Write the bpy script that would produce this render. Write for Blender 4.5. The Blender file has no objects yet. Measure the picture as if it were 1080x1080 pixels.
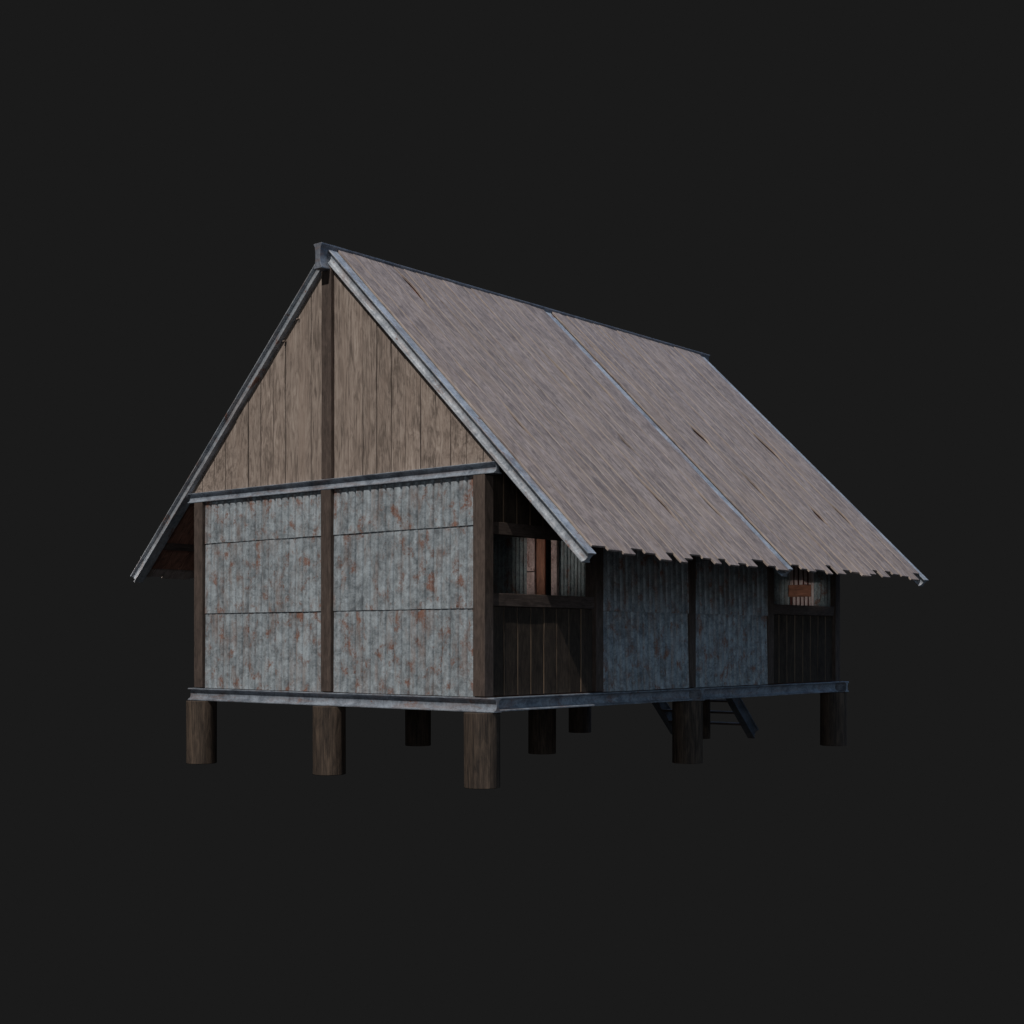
import bpy, math, random
from mathutils import Vector, Matrix, noise

random.seed(7)
scene = bpy.context.scene
COL = scene.collection
W, L = 4.9026, 8.2662            # pile spacing over the gable and along the side
XC, YC = -W/2, L/2
SL = 0.978                       # roof rise per metre
ZR = 6.372                       # height where both roof planes meet
TH = math.atan(SL); CT, ST = math.cos(TH), math.sin(TH)

# ------------------------------------------------------------------ materials
def nt(name):
    m = bpy.data.materials.new(name); m.use_nodes = True
    t = m.node_tree; t.nodes.clear()
    out = t.nodes.new('ShaderNodeOutputMaterial'); b = t.nodes.new('ShaderNodeBsdfPrincipled')
    t.links.new(b.outputs[0], out.inputs[0])
    return m, t, b
class G:
    def __init__(s, t): s.t = t
    def n(s, typ, **k):
        o = s.t.nodes.new('ShaderNode'+typ)
        for a, v in k.items(): setattr(o, a, v)
        return o
    def l(s, a, b): s.t.links.new(a, b)
    def uv(s, sx, sy, off=0.0, jitter=True):
        u = s.n('UVMap', uv_map='UVMap'); mp = s.n('Mapping')
        mp.inputs['Scale'].default_value = (sx, sy, 1); mp.inputs['Location'].default_value = (off, off*1.7, off*.3)
        if jitter:
            oi = s.n('ObjectInfo'); mu = s.n('Math', operation='MULTIPLY'); mu.inputs[1].default_value = 37.0
            s.l(oi.outputs['Random'], mu.inputs[0]); cb = s.n('CombineXYZ'); s.l(mu.outputs[0], cb.inputs[0]); s.l(mu.outputs[0], cb.inputs[2])
            ad = s.n('VectorMath', operation='ADD'); s.l(u.outputs[0], ad.inputs[0]); s.l(cb.outputs[0], ad.inputs[1])
            s.l(ad.outputs[0], mp.inputs[0])
        else: s.l(u.outputs[0], mp.inputs[0])
        return mp.outputs[0]
    def noise(s, vec, scale=1, detail=6, rough=.6, dist=0.0):
        o = s.n('TexNoise'); o.inputs['Scale'].default_value = scale; o.inputs['Detail'].default_value = detail
        o.inputs['Roughness'].default_value = rough; o.inputs['Distortion'].default_value = dist
        s.l(vec, o.inputs['Vector']); return o.outputs[0]
    def ramp(s, fac, stops):
        r = s.n('ValToRGB'); e = r.color_ramp.elements
        while len(e) < len(stops): e.new(.5)
        for i, (p, c) in enumerate(stops):
            e[i].position = p; e[i].color = (*c, 1) if len(c) == 3 else c
        s.l(fac, r.inputs[0]); return r.outputs[0]
    def mr(s, v, a, b, c=0.0, d=1.0):
        o = s.n('MapRange'); s.l(v, o.inputs[0])
        for i, x in enumerate((a, b, c, d)): o.inputs[i+1].default_value = x
        return o.outputs[0]
    def mix(s, fac, a, b, mode='MIX'):
        o = s.n('Mix', data_type='RGBA', blend_type=mode)
        for v, i in ((fac, 0), (a, 6), (b, 7)):
            if isinstance(v, (int, float)): o.inputs[i].default_value = v
            elif isinstance(v, tuple): o.inputs[i].default_value = (*v, 1)
            else: s.l(v, o.inputs[i])
        return o.outputs[2]
    def math(s, op, a, b):
        o = s.n('Math', operation=op)
        for v, i in ((a, 0), (b, 1)):
            if isinstance(v, (int, float)): o.inputs[i].default_value = v
            else: s.l(v, o.inputs[i])
        return o.outputs[0]

def wood(name, light, mid, dark, rough=.8, bump=.5, crack=.75, along=1.0, warm=None, edge_light=None, vary=.10, contrast=1.0):
    m, t, b = nt(name); g = G(t)
    tone = g.n('Attribute', attribute_name='tone').outputs['Fac']
    broad = g.noise(g.uv(1.3*along, 4, 3), 1, 4, .55, .8)
    patch = g.noise(g.uv(5.5*along, 13, 9), 1, 6, .62, 1.1)
    grain = g.noise(g.uv(4.2*along, 62), 1, 8, .66, .35)
    fine = g.noise(g.uv(18*along, 190, 5), 1, 5, .65)
    v = g.math('ADD', g.math('MULTIPLY', broad, .16), g.math('MULTIPLY', grain, .34))
    v = g.math('ADD', v, g.math('MULTIPLY', patch, .34)); v = g.math('ADD', v, g.math('MULTIPLY', fine, .14))
    hw = .10/contrast
    c = g.ramp(v, [(.5-hw, dark), (.5, mid), (.5+hw, light)])
    if warm:
        w = g.mr(g.noise(g.uv(.9*along, 4, 21), 1, 4), .50, .66)
        c = g.mix(g.math('MULTIPLY', w, .5), c, warm)
    ck = g.noise(g.uv(2.6*along, 42, 13), 1, 6, .7, .5)
    ckm = g.mr(ck, .615, .69)
    c = g.mix(g.math('MULTIPLY', ckm, crack), c, tuple(x*.45 for x in dark))
    if edge_light:  # lightened strip along one edge: sunlight on board edges put into the colour
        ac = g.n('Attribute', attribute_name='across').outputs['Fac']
        e = g.mr(ac, edge_light[1], edge_light[1]*.25)
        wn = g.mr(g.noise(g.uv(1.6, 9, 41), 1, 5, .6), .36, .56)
        c = g.mix(g.math('MULTIPLY', g.math('MULTIPLY', e, wn), edge_light[2]), c, edge_light[0])
    tv = g.mr(tone, 0, 1, 1-vary, 1+vary)
    cc = g.n('CombineXYZ')
    for i in range(3): g.l(tv, cc.inputs[i])
    c = g.mix(1.0, c, cc.outputs[0], 'MULTIPLY')
    g.l(c, b.inputs['Base Color']); b.inputs['Roughness'].default_value = rough
    b.inputs['Specular IOR Level'].default_value = .3
    h = g.math('SUBTRACT', g.math('ADD', g.math('MULTIPLY', grain, .7), g.math('MULTIPLY', fine, .3)), g.math('MULTIPLY', ckm, .5))
    bp = g.n('Bump'); bp.inputs['Strength'].default_value = bump; bp.inputs['Distance'].default_value = .006
    g.l(h, bp.inputs['Height']); g.l(bp.outputs[0], b.inputs['Normal'])
    return m

def metal(name, light, dark, rust_lo, rust_hi, metallic=.25, rough=.55, streak=True, bscale=1.0, rust=(.215, .085, .052), rust2=(.27, .15, .10)):
    m, t, b = nt(name); g = G(t)
    n1 = g.noise(g.uv(5*bscale, 5*bscale, 2), 1, 8, .65, .6)
    n2 = g.noise(g.uv(16*bscale, 16*bscale, 7), 1, 6, .7, 1.2)
    st = g.noise(g.uv(1.2, 18, 4), 1, 5, .6)
    n3 = g.noise(g.uv(2.0, 6.5, 19), 1, 5, .6, .6)
    v = g.math('ADD', g.math('MULTIPLY', n1, .34), g.math('MULTIPLY', n2, .34))
    v = g.math('ADD', v, g.math('MULTIPLY', st, .12)); v = g.math('ADD', v, g.math('MULTIPLY', n3, .20))
    c = g.ramp(v, [(.42, dark), (.497, tuple((x*.5+y*.5) for x, y in zip(light, dark))), (.572, light)])
    # brown wash between the rust spots
    ws = g.mr(g.noise(g.uv(1.6, 8, 31), 1, 7, .7, .8), .50, .66)
    c = g.mix(g.math('MULTIPLY', ws, .42), c, rust2)
    dots = g.mr(g.noise(g.uv(70, 70, 8), 1, 3, .6), .63, .70)
    c = g.mix(g.math('MULTIPLY', dots, .6), c, tuple(x*.4 for x in dark))
    # ragged rust spots: a loose cluster mask times a fine one, in a faint brown halo
    cl = g.noise(g.uv(4.2*bscale, 5.0*bscale, 17), 1, 2, .5, .4)
    fi = g.noise(g.uv(26*bscale, 42*bscale, 11), 1, 7, .78, .8)
    rs = g.math('ADD', g.math('MULTIPLY', cl, .50), g.math('MULTIPLY', fi, .50))
    rm = g.mr(rs, rust_lo, rust_hi)
    halo = g.mr(rs, rust_lo-.035, rust_hi)
    c = g.mix(g.math('MULTIPLY', halo, .5), c, (.23, .14, .105))
    rc = g.ramp(fi, [(.42, (.34, .16, .10)), (.55, rust), (.68, tuple(x*.5 for x in rust))])
    c = g.mix(g.math('MULTIPLY', rm, .78), c, rc)
    g.l(c, b.inputs['Base Color'])
    g.l(g.math('MULTIPLY', g.math('SUBTRACT', 1.0, rm), metallic), b.inputs['Metallic'])
    g.l(g.mr(v, .35, .65, rough+.12, rough-.08), b.inputs['Roughness'])
    bp = g.n('Bump'); bp.inputs['Strength'].default_value = .35; bp.inputs['Distance'].default_value = .004
    g.l(g.math('ADD', n2, g.math('MULTIPLY', rm, .6)), bp.inputs['Height']); g.l(bp.outputs[0], b.inputs['Normal'])
    return m

M = {}
M['gable_wood'] = wood('weathered_gable_wood', (.44,.365,.315), (.315,.252,.215), (.145,.115,.097), crack=.8, warm=(.31,.24,.20), contrast=1.3, along=1.35, vary=.06)
M['roof_wood'] = wood('greyed_roof_wood', (.42,.348,.322), (.292,.238,.220), (.165,.134,.127), crack=.6, warm=(.33,.25,.20), along=1.0, contrast=1.3, vary=.05, edge_light=((.54,.45,.38), .075, .45))  # pale near-edge lines: sun catching the roof boards, painted in
M['post_wood'] = wood('dark_post_wood', (.142,.107,.091), (.094,.070,.060), (.050,.038,.033), crack=.5, bump=.4, vary=.05)
M['pile_wood'] = wood('brown_pile_wood', (.132,.095,.071), (.070,.051,.039), (.026,.020,.017), crack=.7, along=.45, vary=.05, contrast=1.2)
M['black_wood'] = wood('blackened_plank_wood', (.078,.056,.042), (.048,.035,.026), (.022,.016,.013), crack=.4, edge_light=((.22,.15,.10), .085, .9))  # light plank edges: sunlit edges painted into the wood colour
M['inner_wood'] = wood('reddish_inner_wood', (.42,.21,.15), (.28,.135,.095), (.12,.06,.045), crack=.5)
M['door_wood'] = wood('brown_door_wood', (.56,.25,.155), (.40,.175,.11), (.22,.10,.065), crack=.4)
M['pink_paint'] = metal('rusty_pink_paint', (.90,.68,.63), (.55,.37,.34), .54, .60, metallic=0, rough=.7, bscale=1.6, rust=(.26,.06,.04))
M['pale_sheet'] = metal('pale_pink_sheet', (.85,.72,.68), (.62,.44,.40), .60, .66, metallic=0, rough=.7, bscale=1.6)
M['red_gap'] = wood('dark_red_wood', (.20,.07,.055), (.14,.048,.038), (.08,.03,.024))
M['corrugated'] = metal('galvanised_corrugated_iron', (.46,.52,.565), (.155,.178,.198), .553, .612, metallic=.10, rough=.65, bscale=1.35)
M['beam'] = metal('galvanised_steel_beam', (.44,.50,.58), (.15,.175,.215), .60, .65, metallic=.35, rough=.5)
M['rafter'] = metal('galvanised_steel_rafter', (.50,.535,.58), (.19,.22,.26), .59, .64, metallic=.22, rough=.66)
M['ridge'] = metal('darkened_steel_ridge', (.33,.36,.42), (.13,.15,.19), .62, .66, metallic=.3, rough=.6)
M['dark_steel'] = metal('dark_steel', (.14,.155,.18), (.05,.06,.075), .64, .68, metallic=.3, rough=.45)
M['inner_sheet'] = metal('pale_inner_iron', (.42,.49,.50), (.16,.19,.20), .57, .62, metallic=0, rough=.7, bscale=1.3)

# ------------------------------------------------------------------ mesh helper
class MB:
    def __init__(s): s.v = []; s.f = []; s.uv = []; s.tone = []; s.ac = []
    def quad(s, idx, uvs, tone=.5, ac=None):
        s.f.append(idx); s.uv.append(uvs); s.tone.append(tone); s.ac.append(ac or (.5,)*len(idx))
    def board(s, p, a, b, c, la, lb, lc, seg=1, wob=0.0, tone=None, cut0=None, cut1=None, notch=None):
        """box from corner p; a = long axis (grain), b = across, c = thickness; wobbling long edges"""
        a, b, c, p = Vector(a), Vector(b), Vector(c), Vector(p)
        tone = random.random() if tone is None else tone
        uo, vo = random.random()*60, random.random()*60
        r1, r2 = random.random()*99, random.random()*99
        base = len(s.v)
        for i in range(seg+1):
            t = i/seg
            for j in (0, 1):
                off = 0
                if wob:
                    q = noise.noise((t*la*1.7, (r1, r2)[j], 0))*.7 + noise.noise((t*la*6, (r2, r1)[j], 3))*.3
                    off = q*wob
                    if notch and j == notch[0]:
                        off += (-1 if j else 1)*notch[3]*math.exp(-((t*la-notch[1])/notch[2])**2)
                bb = (lb + off) if j else off
                # sloping cut at either end (gable boards)
                a0 = cut0[j] if cut0 else 0.0
                a1 = cut1[j] if cut1 else la
                aa = a0 + (a1-a0)*t
                for k in (0, 1):
                    s.v.append(p + a*aa + b*bb + c*(lc*k))
        def I(i, j, k): return base + i*4 + j*2 + k
        def U(i, j, x=0): return (uo + la*i/seg, vo + lb*j + x)
        for i in range(seg):
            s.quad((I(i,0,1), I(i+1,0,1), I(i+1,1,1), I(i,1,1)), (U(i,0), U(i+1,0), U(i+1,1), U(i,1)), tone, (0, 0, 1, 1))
            s.quad((I(i,0,0), I(i,1,0), I(i+1,1,0), I(i+1,0,0)), (U(i,0,9), U(i,1,9), U(i+1,1,9), U(i+1,0,9)), tone)
            s.quad((I(i,0,0), I(i+1,0,0), I(i+1,0,1), I(i,0,1)), (U(i,0,5), U(i+1,0,5), U(i+1,0,5+lc), U(i,0,5+lc)), tone, (0,)*4)
            s.quad((I(i,1,0), I(i,1,1), I(i+1,1,1), I(i+1,1,0)), (U(i,0,6), U(i,0,6+lc), U(i+1,0,6+lc), U(i+1,0,6)), tone)
        for i in (0, seg):
            q = (I(i,0,0), I(i,0,1), I(i,1,1), I(i,1,0))
            s.quad(q if i == 0 else q[::-1], ((uo, vo), (uo+lc, vo), (uo+lc, vo+lb), (uo, vo+lb)), tone)
    def box(s, x0, x1, y0, y1, z0, z1, long='z', tone=None):
        X, Y, Z = (1,0,0), (0,1,0), (0,0,1); dx, dy, dz = x1-x0, y1-y0, z1-z0
        if long == 'z': s.board((x0,y0,z0), Z, X, Y, dz, dx, dy, tone=tone)
        elif long == 'x': s.board((x0,y0,z0), X, Y, Z, dx, dy, dz, tone=tone)
        else: s.board((x0,y0,z0), Y, Z, X, dy, dz, dx, tone=tone)
    def sweep(s, prof, p0, p1, side, up):
        """closed profile [(side, up)] from p0 to p1 with end caps"""
        p0, p1, side, up = Vector(p0), Vector(p1), Vector(side), Vector(up)
        n = len(prof); base = len(s.v); ln = (p1-p0).length; seg = max(1, int(ln/.5)); uo = random.random()*40
        per = [0]
        for i in range(n):
            q, r = prof[i], prof[(i+1) % n]; per.append(per[-1] + math.hypot(q[0]-r[0], q[1]-r[1]))
        for i in range(seg+1):
            c = p0.lerp(p1, i/seg)
            for q in prof: s.v.append(c + side*q[0] + up*q[1])
        for i in range(seg):
            for j in range(n):
                k = (j+1) % n
                s.quad((base+i*n+j, base+i*n+k, base+(i+1)*n+k, base+(i+1)*n+j),
                       ((uo+ln*i/seg, per[j]), (uo+ln*i/seg, per[j+1]), (uo+ln*(i+1)/seg, per[j+1]), (uo+ln*(i+1)/seg, per[j])))
        for i, rev in ((0, True), (seg, False)):
            idx = [base+i*n+j for j in range(n)]; uvs = [(uo+q[0], 3+q[1]) for q in prof]
            if rev: idx, uvs = idx[::-1], uvs[::-1]
            s.quad(tuple(idx), tuple(uvs))
    def build(s, name, mat, parent, bevel=0.0, smooth=None, solid=0.0, label=None):
        cs = [Vector(v) for v in s.v]
        lo = Vector([min(c[i] for c in cs) for i in range(3)]); hi = Vector([max(c[i] for c in cs) for i in range(3)])
        ctr = (lo+hi)/2
        me = bpy.data.meshes.new(name); me.from_pydata([c-ctr for c in cs], [], s.f)
        ul = me.uv_layers.new(name='UVMap'); k = 0
        for uvs in s.uv:
            for q in uvs: ul.data[k].uv = q; k += 1
        at = me.attributes.new('tone', 'FLOAT', 'FACE')
        for i, t in enumerate(s.tone): at.data[i].value = t
        aa = me.attributes.new('across', 'FLOAT', 'CORNER'); k = 0
        for q in s.ac:
            for x in q: aa.data[k].value = x; k += 1
        import bmesh
        bm = bmesh.new(); bm.from_mesh(me)
        if not solid: bmesh.ops.recalc_face_normals(bm, faces=bm.faces)
        bm.to_mesh(me); bm.free()
        me.materials.append(mat)
        o = bpy.data.objects.new(name, me); COL.objects.link(o)
        if smooth:
            for p in me.polygons: p.use_smooth = True
            me.set_sharp_from_angle(angle=math.radians(smooth))
        if solid:
            md = o.modifiers.new('solid', 'SOLIDIFY'); md.thickness = solid; md.offset = 0
            md = o.modifiers.new('split', 'EDGE_SPLIT'); md.split_angle = math.radians(50)
        if bevel:
            md = o.modifiers.new('bevel', 'BEVEL'); md.width = bevel; md.segments = 2; md.limit_method = 'ANGLE'; md.angle_limit = math.radians(50)
            md.harden_normals = False
        if parent is not None:
            o.parent = parent; o.location = ctr - PO[parent.name]
        else: o.location = ctr
        PO[o.name] = ctr
        if label: o['label'] = label
        return o
PO = {}

house = bpy.data.objects.new('stilt_house', None); COL.objects.link(house)
house.location = (XC, YC, 0); house.empty_display_size = .5; PO[house.name] = Vector((XC, YC, 0))
house['label'] = 'weathered stilt house with steep plank roof, rusty corrugated iron walls and round timber piles'
house['category'] = 'house'

def spool(w, h, d, edge=.018, n=10):
    """steel beam section: flat flanges, concave sides"""
    pts = []
    hw = w/2
    pts.append((hw, h/2))
    for i in range(n+1):
        t = i/n; z = (h/2-edge) + (-(h-2*edge))*t
        x = hw - d*(math.sin(math.pi*t)**.38)
        pts.append((x, z))
    pts.append((hw, -h/2)); pts.append((-hw, -h/2))
    for i in range(n+1):
        t = 1-i/n; z = (h/2-edge) + (-(h-2*edge))*t
        x = hw - d*(math.sin(math.pi*t)**.38)
        pts.append((-x, z))
    pts.append((-hw, h/2))
    return pts
def beam(name, p0, p1, side, up, w, h, d, mat='beam', edge=.018, label=None):
    m = MB(); m.sweep(spool(w, h, d, edge), p0, p1, side, up)
    return m.build(name, M[mat], house, bevel=.003, smooth=28, label=label)

# ------------------------------------------------------------------ piles
def pile_mesh():
    m = MB(); n = 56; rings = 7; H = .822
    for i in range(rings+1):
        z = H*i/rings
        for j in range(n):
            a = 2*math.pi*j/n
            r = .198 + .005*noise.noise((math.cos(a)*1.4, math.sin(a)*1.4, z*.5)) + .0012*math.sin(17*a+3*math.sin(2*a))
            m.v.append((math.cos(a)*r, math.sin(a)*r, z))
    for i in range(rings):
        for j in range(n):
            k = (j+1) % n
            c = lambda ii, jj: (H*ii/rings, jj/n*1.24)
            m.quad((i*n+j, i*n+k, (i+1)*n+k, (i+1)*n+j), (c(i,j), c(i,j+1), c(i+1,j+1), c(i+1,j)))
    m.quad(tuple(range(n))[::-1], tuple((m.v[q][0], m.v[q][1]) for q in range(n))[::-1])
    m.quad(tuple(rings*n+q for q in range(n)), tuple((m.v[q][0], m.v[q][1]) for q in range(n)))
    return m
p0 = None
for iy in range(3):
    for ix in range(3):
        ctr = Vector((-W*ix/2, L*iy/2, .411))
        if p0 is None:
            p0 = pile_mesh().build('pile', M['pile_wood'], house, bevel=.006, smooth=50); o = p0
        else:
            o = p0.copy(); COL.objects.link(o); o.parent = house
        o.location = ctr - PO[house.name]; o.rotation_euler.z = (ix*1.9 + iy*2.7) % 6.28

# ------------------------------------------------------------------ floor frame
BZ0, BZ1 = .826, .986; BH = BZ1-BZ0; BZ = (BZ0+BZ1)/2
for y in (.012, YC+.03, L+.03):
    beam('floor_beam', (-5.125, y, BZ), (.215, y, BZ), (0,1,0), (0,0,1), .13, BH, .046, edge=.015)
for y0, y1 in ((.080, YC-.038), (YC+.098, L-.038)):
    for x in (.035, -W-.035):
        beam('side_beam', (x, y0, BZ-.001), (x, y1, BZ-.001), (1,0,0), (0,0,1), .13, BH-.004, .050, edge=.015)
m = MB(); x = -W+.035
while x < -.04:
    w = .225; w = min(w, -.035-x); m.board((x, .03, BZ1-.002), (0,1,0), (1,0,0), (0,0,1), L-.03, w-.004, .022); x += w
m.build('floor_deck', M['inner_wood'], house)

# ------------------------------------------------------------------ posts
PW = .172
def post(xc, yc, z0, z1, wx=PW, wy=.15, name='post'):
    m = MB(); m.box(xc-wx/2, xc+wx/2, yc-wy/2, yc+wy/2, z0, z1); return m.build(name, M['post_wood'], house, bevel=.006)
ZP = BZ1 + .012; GB0, GB1 = 3.432, 3.560
for x in (0, XC, -W):
    post(x, .018, ZP, GB0-.002)
    post(x, L-.018, ZP, GB0-.002)
for y in (L/4, L/2, 3*L/4):
    for x, s in ((0, 1), (-W, -1)):
        post(x, y, ZP, 3.80, wx=.17, wy=.15)
# posts up the gables
for y in (.018, L-.018):
    post(XC, y, GB1+.003, 6.13, name='gable_post', wx=.17, wy=.13)
for y in (.008, L-.008):
    beam('gable_beam', (-5.125, y, (GB0+GB1)/2), (.22, y, (GB0+GB1)/2), (0,1,0), (0,0,1), .135, GB1-GB0, .042, edge=.012)

# ------------------------------------------------------------------ corrugated iron
PER = .1265
def corrugated(axis, a0, a1, face, out, z0, z1, mat='corrugated', name='corrugated_sheet', per=PER, amp=.044, phase=0.0, both=False, label=None):
    """sheet along axis ('x' or 'y') from a0 to a1; face = plane coordinate, out = +1/-1 direction the ribs bulge; foot stands prouder than the head"""
    m = MB(); n = int((a1-a0)/per*20); nz = max(2, int((z1-z0)/.15)); uo, vo = random.random()*30, random.random()*30
    sd = random.random()*50
    for k in range(nz+1):
        t = k/nz; z = z0+(z1-z0)*t
        lean = (.013 if axis == 'x' else .024)*(1-t)
        for i in range(n+1):
            a = a0+(a1-a0)*i/n
            ph = (a/per+phase)
            rib = (1-(1-abs(math.sin(math.pi*ph)))**4)*amp
            dent = .004*noise.noise((a*1.3, z*1.3, sd))
            zz = z + (.004*noise.noise((a*3, sd, 0)) if k == 0 else 0)
            q = face + out*(rib + lean + dent)
            m.v.append((a, q, zz) if axis == 'x' else (q, a, zz))
    for k in range(nz):
        for i in range(n):
            c = lambda kk, ii: (uo+(z1-z0)*kk/nz, vo+(a1-a0)*ii/n)
            q = (k*(n+1)+i, k*(n+1)+i+1, (k+1)*(n+1)+i+1, (k+1)*(n+1)+i); u = (c(k,i), c(k,i+1), c(k+1,i+1), c(k+1,i))
            m.quad(q, u)
    return m.build(name, M[mat], house, smooth=60, solid=.0025, label=label)
SEAM = (2.885, 1.970)
hx = PW/2
def bay(axis, a0, a1, face, out, ztop):
    ph = random.random()
    corrugated(axis, a0, a1, face, out, SEAM[0], ztop, phase=-a0/PER)
    corrugated(axis, a0, a1, face, out, SEAM[1], SEAM[0]+.03, phase=-a0/PER)
    corrugated(axis, a0, a1, face, out, ZP-.004, SEAM[1]+.03, phase=-a0/PER)
for a0, a1 in ((-W+hx, XC-hx), (XC+hx, -hx)):
    bay('x', a0+.001, a1-.001, .026, -1, GB0+.004)
# back wall with a doorway in the middle, side walls
def side(face, out):
    bays = [(L/4+.075, L/2-.075), (L/2+.075, 3*L/4-.075)]
    if out < 0: bays.append((3*L/4+.075, L-.095))
    for a0, a1 in bays:
        bay('y', a0+.001, a1-.001, face, out, 3.80)
side(.010, 1); side(-W-.010, -1)

# half-height plank walls, sills, headers and planks above them in the end bays
def plank_wall(y0, y1, face, out, z0, z1, name='plank_wall'):
    m = MB(); n = round((y1-y0)/.2465); w = (y1-y0)/n
    for i in range(n):
        p = random.uniform(0, .006)
        m.board((face+out*(.008*0+p) - (.022 if out > 0 else 0), y0+i*w+.003, z0), (0,0,1), (0,1,0), (1,0,0), z1-z0, w-.007, .022, seg=8, wob=.004)
    return m.build(name, M['black_wood'], house, bevel=.005)
for (xf, out) in ((.028, 1), (-W-.028, -1)):
    for y0, y1 in ((.095, L/4-.077), (3*L/4+.077, L-.095))[:2 if out > 0 else 1]:
        plank_wall(y0, y1, xf, out, ZP, 1.992)
        plank_wall(y0, y1, xf-.01*out, out, 2.928, 3.78)
        for nm, z0, z1 in (('sill', 1.994, 2.138), ('header', 2.788, 2.925)):
            m = MB(); a, b = sorted((xf-out*.08, xf+out*.034)); m.box(a, b, y0, y1, z0, z1, 'y'); m.build(nm, M['post_wood'], house, bevel=.005)

# inner partition with its door, seen through the near opening
YP = 4.13
corrugated('x', -4.80, -2.70, YP, -1, ZP, 3.9, per=.075, amp=.022, name='partition_sheet', mat='inner_sheet')
corrugated('x', -2.13, -1.62, YP, -1, ZP, 3.9, per=.060, amp=.016, name='partition_sheet', mat='inner_sheet')
m = MB(); m.box(-2.690, -2.545, YP-.06, YP+.05, ZP, 2.60); fr = m.build('door_jamb', M['pink_paint'], house, bevel=.006, label='pink rusty left jamb of the inner door')
m = MB(); m.box(-2.690, -2.545, YP-.056, YP+.05, 2.612, 3.9); m.build('door_jamb', M['pink_paint'], house, bevel=.006)
m = MB(); m.box(-2.245, -2.140, YP-.06, YP+.05, ZP, 3.9); m.build('door_jamb', M['pink_paint'], house, bevel=.006)
m = MB(); m.board((-2.535, YP-.035, ZP), (0,0,1), (1,0,0), (0,1,0), 2.9, .155, .03); m.build('inner_door', M['door_wood'], house, bevel=.004, label='narrow brown board of the inner door')

# back wall, seen through the far opening
YB = L-.075
def bc(a0, a1, z0=ZP, z1=3.43, **k): corrugated('x', a0, a1, YB, -1, z0, z1, mat='inner_sheet', **k)
bc(-.285, -.005, per=.060, amp=.014); bc(-1.95, -.715, per=.090, amp=.02); bc(-4.80, -2.95)
m = MB()
for i, xx in enumerate([-.690+.0815*k for k in range(5)]):
    m.box(xx, xx+(.040 if i % 2 else .046), YB-.040, YB-.012, 2.49, 3.4)
for xx in [-.640+.0700*k for k in range(5)]:
    m.box(xx, xx+.036, YB-.040, YB-.012, ZP, 2.30)
bd = m.build('back_door', M['pale_sheet'], house, bevel=.003, label='pale pink slatted back door with a brown rail')
m = MB(); m.box(-.700, -.315, YB-.009, YB+.006, ZP, 3.4); m.build('door_backing', M['red_gap'], bd)
m = MB(); m.box(-.705, -.318, YB-.060, YB-.042, 2.302, 2.486, 'x'); m.build('door_rail', M['door_wood'], bd, bevel=.004)
m = MB(); m.box(-.309, -.288, YB-.06, YB, ZP, 3.4); m.build('door_jamb', M['pale_sheet'], house, bevel=.003)

m = MB(); x = -2.945
while x < -1.96:
    m.board((x, L-.05, ZP), (0,0,1), (1,0,0), (0,1,0), 2.44, .160, .03); x += .1645
m.build('back_entrance_door', M['inner_wood'], house, bevel=.004)

# ------------------------------------------------------------------ gables
def roofz(x, off=0.0): return ZR - SL*abs(x-XC) - off/CT
def gable(y, out):
    for sgn in (-1, 1):
        m = MB(); bw = .2400; d = .087
        while d < 2.9:
            w = bw*random.uniform(.95, 1.05)
            xa, xb = (XC+sgn*d, XC+sgn*(d+w-.004))
            z0 = GB1-.004; lim = (ZR-.06/CT-z0)/SL-.004
            if d >= lim-.01: break
            xb = XC+sgn*min(d+w-.010, lim); x0, x1 = min(xa, xb), max(xa, xb)
            t0, t1 = roofz(x0, .06)-z0, roofz(x1, .06)-z0
            t0, t1 = max(t0, .003), max(t1, .003)
            m.board((x0, y, z0), (0,0,1), (1,0,0), (0,out,0), 1, x1-x0, .024+random.uniform(-.006, .009), seg=30, wob=.011, cut0=(0, 0), cut1=(t0, t1))
            d += w
        m.build('gable_boarding', M['gable_wood'], house, bevel=.003)
gable(.030, -1); gable(L-.030, 1)

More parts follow.
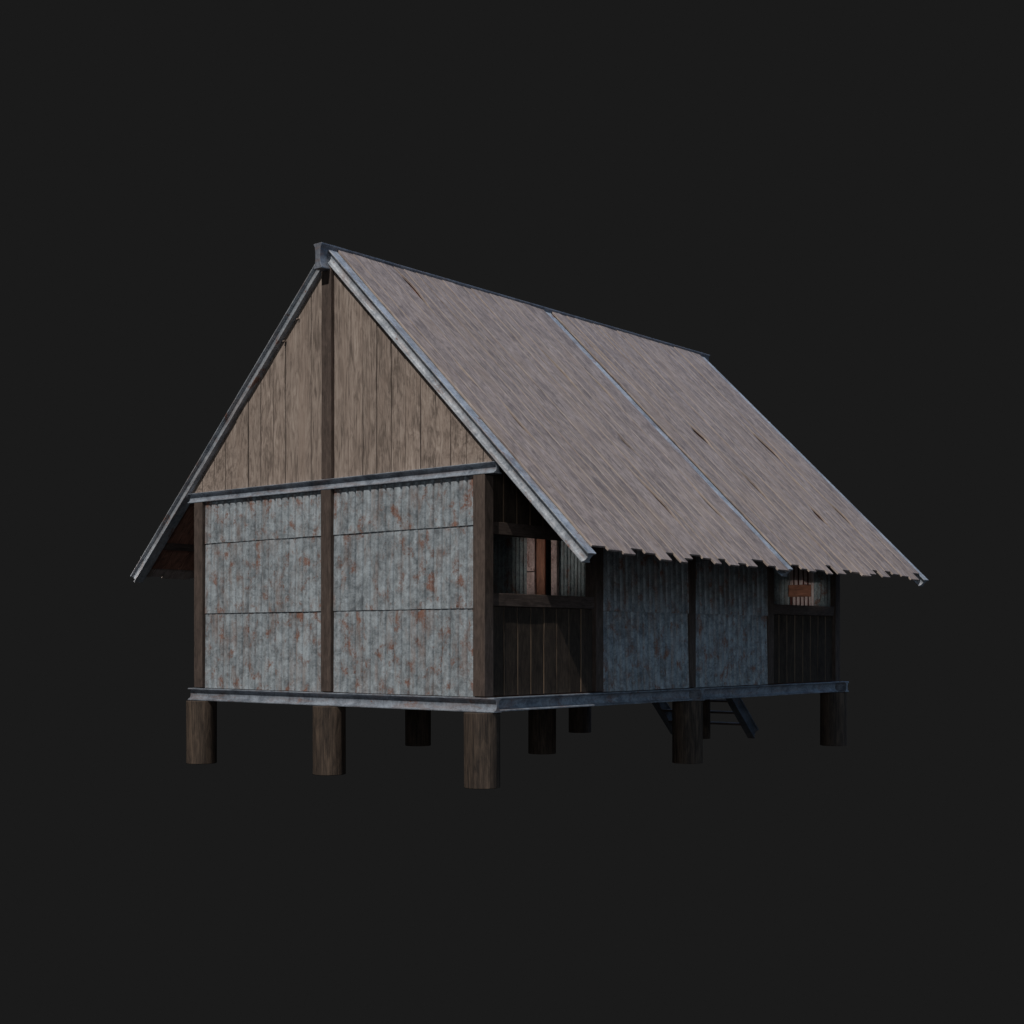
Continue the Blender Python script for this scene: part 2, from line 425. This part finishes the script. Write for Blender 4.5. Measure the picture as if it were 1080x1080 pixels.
# ------------------------------------------------------------------ roof
RH, RW = .130, .146                       # rafter depth and width
EAVE = 1.496
run = EAVE - XC
for y in (.014, YC+.050, L+.030):
    for s in (-1, 1):
        n = Vector((s*ST, 0, CT)); d = Vector((s*CT, 0, -ST))
        top0 = Vector((XC, y, ZR)) + d*(.060)     # starts at the side of the ridge beam
        top1 = Vector((XC+s*run, y, ZR-SL*run))
        off = n*(-RH/2)
        beam('rafter', top0+off, top1+off, (0,1,0), n, RW, RH, .042, mat='rafter', edge=.013)
beam('ridge_beam', (XC, -.185, 6.226), (XC, L+.25, 6.226), (1,0,0), (0,0,1), .140, .302, .028, edge=.016, mat='ridge')
def slope(s, ya, yb):
    n = Vector((s*ST, 0, CT)); d = Vector((s*CT, 0, -ST)); m = MB()
    y = ya; last = 0
    while y < yb-.05:
        w = random.choice((.15, .19, .23, .28, .24))*random.uniform(.95, 1.05)
        if yb-(y+w) < .09: w = yb-y
        th = .026; lift = -.016 + random.uniform(-.002, .006)
        start = .052
        if s > 0:
            last = random.choice([e for e in (-.105, -.06, -.015, .03, .045) if abs(e-last) > .04])
            end = run/CT + last + random.uniform(-.012, .012)
        else: end = run/CT + random.uniform(-.01, .03)
        p = Vector((XC, y, ZR)) + d*start + n*(lift+.012)
        tl = random.uniform(.002, .0055)/w if y > ya else 0
        bb = (Vector((0,1,0)) - n*tl).normalized()        # the near edge of every board rides up on its neighbour
        nn = (n + Vector((0,1,0))*tl).normalized()
        nc = (random.choice((0, 1)), random.uniform(.4, end-.6), random.uniform(.15, .50), random.uniform(.05, .095)) if random.random() < .6 and y > ya and y+w < yb-.01 else None
        m.board(p, d, bb, nn, end-start, w-.0045, th, seg=60, wob=.012, notch=nc)
        y += w
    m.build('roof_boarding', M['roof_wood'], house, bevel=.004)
for s in (1, -1):
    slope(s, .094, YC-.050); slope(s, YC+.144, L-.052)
# lining boards right under the roof boards, and a purlin under the eaves
for s in (-1, 1):
    n = Vector((s*ST, 0, CT)); d = Vector((s*CT, 0, -ST))
    for ya, yb in ((.089, YC-.025), (YC+.125, L-.045)):
        m = MB(); k = round((yb-ya)/.26); w = (yb-ya)/k
        for i in range(k):
            m.board(Vector((XC, ya+i*w, ZR))+d*.09-n*.050, d, (0,1,0), n, run/CT-.09-.20, w-.013, .024, seg=20, wob=.004)
        m.build('roof_lining', M['inner_wood'], house)
        m = MB(); m.board(Vector((XC, ya, ZR))+d*4.83-n*.125, (0,1,0), d, n, yb-ya, .07, .072)
        m.build('purlin', M['post_wood'], house, bevel=.004)

# two peg heads showing along the left verge of the near gable
for px, pz in [(-3.245, 5.335), (-2.99, 5.575)]:
    m = MB(); m.box(px-.016, px+.016, -.034, .010, pz-.007, pz+.007, 'y', tone=.5)
    m.build('peg', M['gable_wood'], house, bevel=.003)

# ------------------------------------------------------------------ back steps
for x in (-3.50, -1.96):
    m = MB(); a = Vector((x, 8.33, .88)); b = Vector((x, 9.20, .06)); dr = (b-a).normalized(); up = Vector((0, -dr.z, dr.y))
    b2 = b + dr*.02
    m.sweep(spool(.13, .20, .034, .018), a, b2, (1,0,0), up); m.build('stair_stringer', M['dark_steel'], house, bevel=.003, smooth=28)
for k in range(4):
    z = .20+.20*k; y = 9.14-(z-.06)*1.06
    m = MB(); m.box(-3.45, -2.01, y-.11, y+.11, z, z+.035, 'x'); m.build('stair_tread', M['post_wood'], house, bevel=.004)

# ------------------------------------------------------------------ light
sd = Vector((.12, -.62, .77)).normalized()
sun = bpy.data.lights.new('sun', 'SUN'); sun.energy = 2.45; sun.angle = math.radians(.5); sun.color = (1.0, .955, .90)
so = bpy.data.objects.new('sun', sun); so.rotation_euler = sd.to_track_quat('Z', 'Y').to_euler(); so.location = sd*30; COL.objects.link(so)
def area(name, loc, target, size, power, color):
    l = bpy.data.lights.new(name, 'AREA'); l.size = size; l.energy = power; l.color = color
    o = bpy.data.objects.new(name, l); o.location = loc
    o.rotation_euler = (Vector(loc)-Vector(target)).to_track_quat('Z', 'Y').to_euler(); COL.objects.link(o)
area('overhead_sky_fill', (-1, 18, 26), (-2.4, 4, 3), 30, 2200, (.34, .57, 1.0))  # added blue fill in place of skylight from above
area('side_sky_fill', (26, 6, 13), (-2, 4, 2), 12, 760, (.44, .68, .96))  # added bluish fill for the shaded long wall, standing in for sky
area('front_fill', (24, -26, 4.5), (-2, 4, 2.5), 13, 950, (.88, .94, 1.0))  # added fill to lift the shaded openings and eaves; no such source there
def spot(name, loc, target, half, power, size, color=(1, .96, .92)):
    l = bpy.data.lights.new(name, 'SPOT'); l.energy = power; l.color = color; l.spot_size = math.radians(2*half); l.spot_blend = .9; l.shadow_soft_size = size
    o = bpy.data.objects.new(name, l); o.location = loc
    o.rotation_euler = (Vector(loc)-Vector(target)).to_track_quat('Z', 'Y').to_euler(); COL.objects.link(o)
spot('left_opening_fill', (-9.2, -2.7, 1.85), (-4.98, 1.35, 2.32), 8.5, 750, .35)  # added spot through the left opening to brighten the inner partition
spot('right_opening_fill', (14, -7, 2.3), (-.45, 8.15, 2.36), .95, 2600, .08)  # added narrow spot to brighten the slatted back door

w = bpy.data.worlds.new('World'); scene.world = w; w.use_nodes = True
bg = w.node_tree.nodes['Background']; bg.inputs[0].default_value = (.0103, .0103, .0103, 1); bg.inputs[1].default_value = 1.0

# ------------------------------------------------------------------ camera
cam = bpy.data.cameras.new('camera'); cam.lens = 50; cam.sensor_width = 36; cam.sensor_fit = 'HORIZONTAL'
cam.shift_y = (676.76-540)/1080; cam.clip_end = 200
co = bpy.data.objects.new('camera', cam); co.location = (10.249, -11.787, 1.6); co.rotation_euler = (math.pi/2, 0, .69474)
COL.objects.link(co); scene.camera = co
scene.view_settings.view_transform = 'Standard'; scene.view_settings.look = 'None'
scene.view_settings.exposure = 0; scene.view_settings.gamma = 1; scene.view_settings.use_curve_mapping = False
